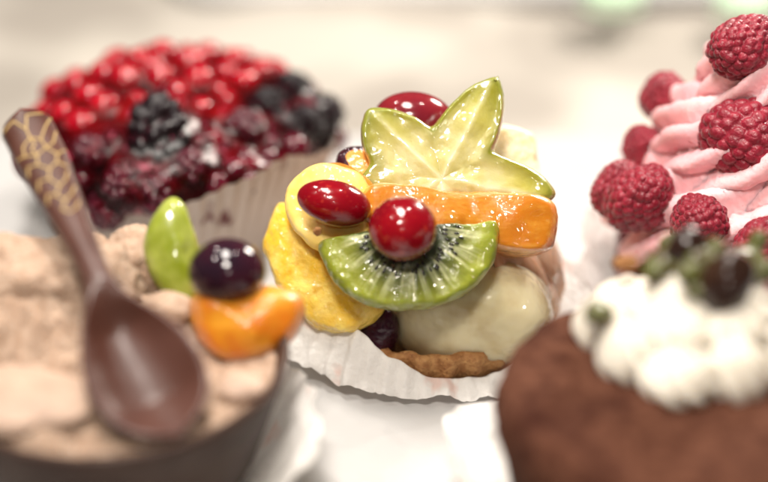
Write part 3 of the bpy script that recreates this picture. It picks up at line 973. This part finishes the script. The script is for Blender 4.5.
for i_, (px, py, t, r, l) in enumerate([(42, 286, 44.2, (2.3, 1.5, 1.3), None), (136, 266, 45.0, (1.1, 1.0, .9), None), (8, 402, 40.3, (2.0, 1.2, .40), "smooth pale scoop"), (240, 388, 41.4, (.5, .5, .25), None), (168, 310, 43.6, (.6, .6, .4), None)]):
    V, F = lump(px, py, t, r, None, 140 + 7 * i_, .2 if i_ != 2 else .10)
    part("mousse_scoop", V, F, MT['moussepale'] if i_ in (2, 3) else MT['mousse'], CUP, label=l)
V, F = liner(CC, con(2.6), angf((-60, 5.6), (-30, 5.5), (0, 4.7), (35, 4.5), (60, 4.7), (120, 5), (-120, 5.2)), angf((-60, 2.0), (-30, 2.9), (5, 2.7), (30, 2.3), (60, 2.0), (180, 2.5), (-120, 1.5)), 22, .10, .20, 51)
solo("paper_liner", V, F, MT['paper'], "white paper liner standing up round the chocolate cup", "paper liner", "paper liners under the pastries")

# apricot, grapes on the cup
slice_at("apricot_half", [(188, 290), (225, 286), (268, 284), (296, 287), (308, 300), (306, 322), (292, 344), (262, 361), (232, 365), (206, 354), (191, 330)],
         (248, 322), at(248, 322, t=42.6)[1], 4, 34, 1.7, MT['orange'], "bright orange apricot half on the rim of the chocolate cup", "apricot", er=.50, bulge=.16, wob=(.9, .08), seed=43)
V, F = ico(5)
V = V * (.92, .82, .78)
V[:, 2] = np.where(V[:, 2] < -.35, -.35, V[:, 2])
V = V + at(227, 271, t=43.0)
solo("dark_grape", V, F, MT['darkgrape'], "nearly black grape half lying on the orange apricot", "grape")
# kiwi wedge
slice_at("kiwi_wedge", [(177, 192), (158, 206), (143, 234), (145, 264), (160, 294), (186, 316), (203, 302), (203, 262), (196, 224)],
         (175, 250), at(175, 250, t=43.9)[1], 12, 30, .9, MT['greengrape'], "bright green kiwi wedge standing behind the dark grape", "kiwi", er=.34, bulge=.25, wob=(1.1, .05), seed=41)

# chocolate spoon
SP = [at(22, 117, t=44.6), at(58, 193, t=43.0), at(92, 266, t=41.5), at(112, 312, t=40.7), at(139, 362, t=40.1), at(180, 438, t=39.3)]
root = thing("chocolate_spoon", "brown chocolate spoon stuck in the mousse, with a gold pattern on its handle", "spoon", at(150, 400, t=40.6))
NS = 150
SPth = smooth_path(SP, NS)
g = np.linspace(0, 1, NS)
arc = np.r_[0, np.cumsum(np.linalg.norm(np.diff(SPth, axis=0), axis=1))]; LT = arc[-1]; g = arc / LT
def hw(g):
    h = np.interp(g, [0, .06, .16, .30, .45, .56, .62, .68, .76, .84, .91, .96, 1.0], [.50, .64, .64, .50, .37, .34, .48, .84, 1.22, 1.34, 1.20, .84, .0])
    k = np.clip(g / .05, 0, 1)
    return np.where(g < .05, .70 * np.sqrt(np.clip(1 - (1 - k) ** 2, 0, 1)) + .01, h)
def smooth1(a, it=6):
    for _ in range(it): a[1:-1] = .5 * a[1:-1] + .25 * (a[:-2] + a[2:])
    return a
HW = smooth1(hw(g), 10); HW = np.maximum(HW, .02)
bowl = np.clip((g - .58) / .12, 0, 1); bowl = bowl * bowl * (3 - 2 * bowl)
T = np.gradient(SPth, axis=0); T /= np.linalg.norm(T, axis=1)[:, None]
ncam = np.array([.18, -.64, .74])
Nn = ncam - T * (T @ ncam)[:, None]; Nn /= np.linalg.norm(Nn, axis=1)[:, None]
Bn = np.cross(T, Nn)
def spoon_surf(k, w, top=True, off=0.0):
    """k row index, w in -1..1 across"""
    h = HW[k]
    endf = min(1, (1 - g[k]) / .12)
    dish = bowl[k] * .62 * (1 - w * w) * min(1, endf)
    ridge = (1 - bowl[k]) * .08 * (1 - w * w)
    thick = .24 * (1 - bowl[k]) + .17 * bowl[k]
    edge = math.sqrt(max(0, 1 - abs(w) ** 6))
    z = (-dish + ridge) + (thick * edge if top else -thick * edge) + off
    return SPth[k] + Bn[k] * w * h + Nn[k] * z
W_ = np.linspace(-1, 1, 33)
V = []
for k in range(NS):
    for w in W_: V.append(spoon_surf(k, w, True))
    for w in W_[::-1][1:-1]: V.append(spoon_surf(k, w, False))
nn = 33 + 31
F = grid_faces(NS, nn)
F.append(tuple(range(nn))[::-1]); F.append(tuple((NS - 1) * nn + i for i in range(nn)))
V = np.array(V)
sp = part("spoon_body", V, F, MT['milkchoc'], root)
# the gold transfer pattern: thin raised lines on the handle
LINES = [[(.035, -.75), (.03, -.1), (.075, .15), (.035, .45), (.05, .95)], [(.075, .15), (.105, .15)],
         [(.105, .15), (.125, .55), (.155, .65), (.165, .2), (.15, -.25), (.12, -.2), (.105, .15)], [(.15, -.25), (.14, -.6), (.10, -.9)],
         [(.155, .65), (.15, .95)], [(.165, .2), (.195, .35), (.19, .75), (.215, .9)], [(.05, -.95), (.085, -.55), (.12, -.2)],
         [(.195, .35), (.22, 0), (.205, -.4), (.18, -.55), (.15, -.25)], [(.205, -.4), (.225, -.8)], [(.22, 0), (.25, .2), (.245, .65), (.27, .85)],
         [(.25, .2), (.28, -.1), (.265, -.5), (.24, -.7)], [(.28, -.1), (.305, .25), (.295, .6), (.32, .8)], [(.305, .25), (.33, -.05), (.315, -.5), (.29, -.8)],
         [(.33, -.05), (.355, .3), (.37, .0), (.36, -.5), (.34, -.7)], [(.18, -.55), (.165, -.95)], [(.105, .15), (.13, .1), (.14, .3), (.165, .2)]]
GV, GF = [], []
for ln in LINES:
    q = []
    for (a, b), (c_, d_) in zip(ln[:-1], ln[1:]):
        for t in np.linspace(0, 1, 8, endpoint=False): q.append((a + (c_ - a) * t, b + (d_ - b) * t))
    q.append(ln[-1])
    pp = []
    for gg, w in q:
        k = int(np.clip(np.searchsorted(g, gg), 1, NS - 1))
        k0 = k - 1; fr = (gg - g[k0]) / (g[k] - g[k0])
        pp.append(spoon_surf(k0, w * .97) * (1 - fr) + spoon_surf(k, w * .97) * fr)
    v, f_ = tube(np.array(pp), np.full(len(pp), .025), 6)
    b = sum(len(x) for x in GV)
    GV.append(v); GF += [tuple(i + b for i in ff) for ff in f_]
o = part("gold_pattern", np.concatenate(GV), GF, MT['gold'], sp)

# ---------------------------------------------------------------- cocoa cake (front right)
KC = np.array([6.6, -7.7]); KH = 4.4
CK = thing("cocoa_cake", "round cake dusted with brown cocoa, at the front right", "cake", (KC[0], KC[1], .1))
V, F = lathe([(.1, .1), (2.9, .1), (3.1, .4), (3.5, 1.5), (3.9, 2.6), (4.15, 3.6), (4.10, 4.0), (3.95, 4.25), (3.7, 4.36), (3.0, 4.38), (2.0, 4.4), (1, 4.4), (.1, 4.4)], 200)
V[:, 2] *= 1.10
V = wobble(wobble(V, .7, .09, 3, 3), 3.0, .05, 8, 4)
part("sponge", V + (KC[0], KC[1], 0), F, MT['cocoa'], CK)
V, F = liner(KC, con(3.0), angf((100, 4.7), (125, 5.2), (150, 5.9), (172, 5.1), (200, 4.8), (250, 4.8), (0, 5)), angf((100, 1.6), (130, 1.6), (150, 2.0), (175, 2.6), (205, 2.4), (0, 2)), 20, .10, .2, 61)
solo("paper_liner", V, F, MT['paper'], "white paper liner flaring out round the cocoa cake", "paper liner", "paper liners under the pastries")
WC = np.array([7.05, -6.05])
CR = thing("whipped_cream", "white whipped cream piped in dollops on the cocoa cake", "cream", (WC[0], WC[1], 4.8))
def dollop(x, y, z, r, h, tw, seed):
    prof = [(.55, 0), (.85, .05), (1.0, .22), (1.0, .42), (.88, .62), (.66, .8), (.40, .92), (.15, 1.0), (.03, 1.04)]
    P = smooth_path([(a, b, 0) for a, b in prof], 34)
    th = np.linspace(0, 2 * np.pi, 80, endpoint=False)
    rows = []
    for a, b, _ in P:
        s = 1 - .18 + .28 * np.abs(np.cos(4 * (th + tw * b))) ** .8
        rows.append(np.stack([max(a, .02) * r * s * np.cos(th), max(a, .02) * r * s * np.sin(th), np.full(80, b * h)], 1))
    V = np.concatenate(rows); F = grid_faces(34, 80); F.append(tuple(range(80))[::-1]); F.append(tuple(33 * 80 + i for i in range(80)))
    return wobble(V, 1.0, .06, seed) + (x, y, z), F
k = 0
for R_, N_, z, r, h in ((1.85, 9, 4.7, .84, 1.15), (1.0, 5, 5.2, .86, 1.2), (.1, 1, 5.6, .9, 1.0)):
    for q in range(N_):
        a = 2 * math.pi * (q + .3) / N_
        V, F = dollop(WC[0] + R_ * math.cos(a), WC[1] + R_ * math.sin(a), z, r * random.uniform(.82, 1.15), h * random.uniform(.8, 1.2), random.uniform(.8, 1.8), 200 + k); k += 1
        part("cream_dollop", V, F, MT['cream'], CR)
def nut(px, py, t, r, R, label, m=MT['pistachio'], name="pistachio", cat="pistachio", seed=1):
    V, F = ico(4)
    V = wobble(V * r, 1.6, .09, seed) @ rot(*R).T + at(px, py, t=t)
    solo(name, V, F, m, label, cat, "toppings on the white cream")
nut(668, 262, 41.0, (.62, .42, .36), (10, -20, 20), "green pistachio left of the two dark glossy toppings on the cream", seed=1)
nut(705, 262, 40.6, (.45, .35, .32), (0, 30, 0), "green pistachio between the two dark glossy toppings", seed=2)
nut(745, 258, 41.4, (.60, .40, .30), (0, 10, 40), "green pistachio behind the big dark topping at the right", seed=3)
nut(600, 312, 40.3, (.42, .32, .28), (0, 20, 60), "single green pistachio low on the left of the cream", seed=4)
nut(622, 262, 42.0, (.34, .22, .2), (0, 0, 20), "small brown nut piece at the cream's back left", MT['crust'], "nut_piece", "nut", 5)
nut(700, 286, 40.0, (.36, .3, .26), (0, 0, 20), "yellowish green pistachio low in the middle of the cream topping", seed=6)
for k_, (px, py, t, rr) in enumerate([(655, 272, 40.6, .34), (690, 272, 40.0, .38), (716, 250, 41.2, .40), (762, 272, 40.8, .36), (672, 244, 41.6, .3), (758, 246, 41.8, .36)]):
    nut(px, py, t, (rr, rr * .7, rr * .6), (k_ * 25, k_ * 13, k_ * 50), ["small chopped pistachio at the left end of the nut heap", "chopped pistachio low in front between the dark toppings", "chopped pistachio at the back between the two dark toppings", "chopped pistachio by the right edge of the frame", "tiny chopped pistachio behind the smaller dark berry", "chopped pistachio at the back right of the nut heap"][k_], seed=20 + k_)
nut(684, 248, 40.8, (.50, .40, .55), (0, 15, 0), "small dark glossy berry on top of the cream, left of the bigger one", MT['darktop'], "dark_berry", "berry", 7)
nut(728, 285, 39.9, (.62, .5, .80), (0, 12, 0), "big dark glossy berry pressed upright into the white cream", MT['darktop'], "dark_berry", "berry", 8)

# ---------------------------------------------------------------- crumpled paper at the front
n, m = 90, 70
xs, ys = np.linspace(-3.6, 2.9, n), np.linspace(-10.5, -6.0, m)
X, Y = np.meshgrid(xs, ys)
P = np.stack([X.ravel(), Y.ravel(), np.zeros(X.size)], 1)
cr = 1 - np.abs(fbm(P * .55, 300, 4))
P[:, 2] = .06 + np.clip(.65 * cr, 0, 1) + .25 * np.abs(fbm(P * 1.6, 310, 2))
P[:, 0] += .25 * fbm(P * .7 + 9, 305, 2); P[:, 1] += .45 * fbm(P * (.7, 0, 0) + 3, 307, 3)
P[:, 2] = np.maximum(.03, P[:, 2])
solo("paper_sheet", P, grid_faces(m, n, wrap=False), MT['paper'], "crumpled white paper lying between the chocolate cup and the cocoa cake", "paper")
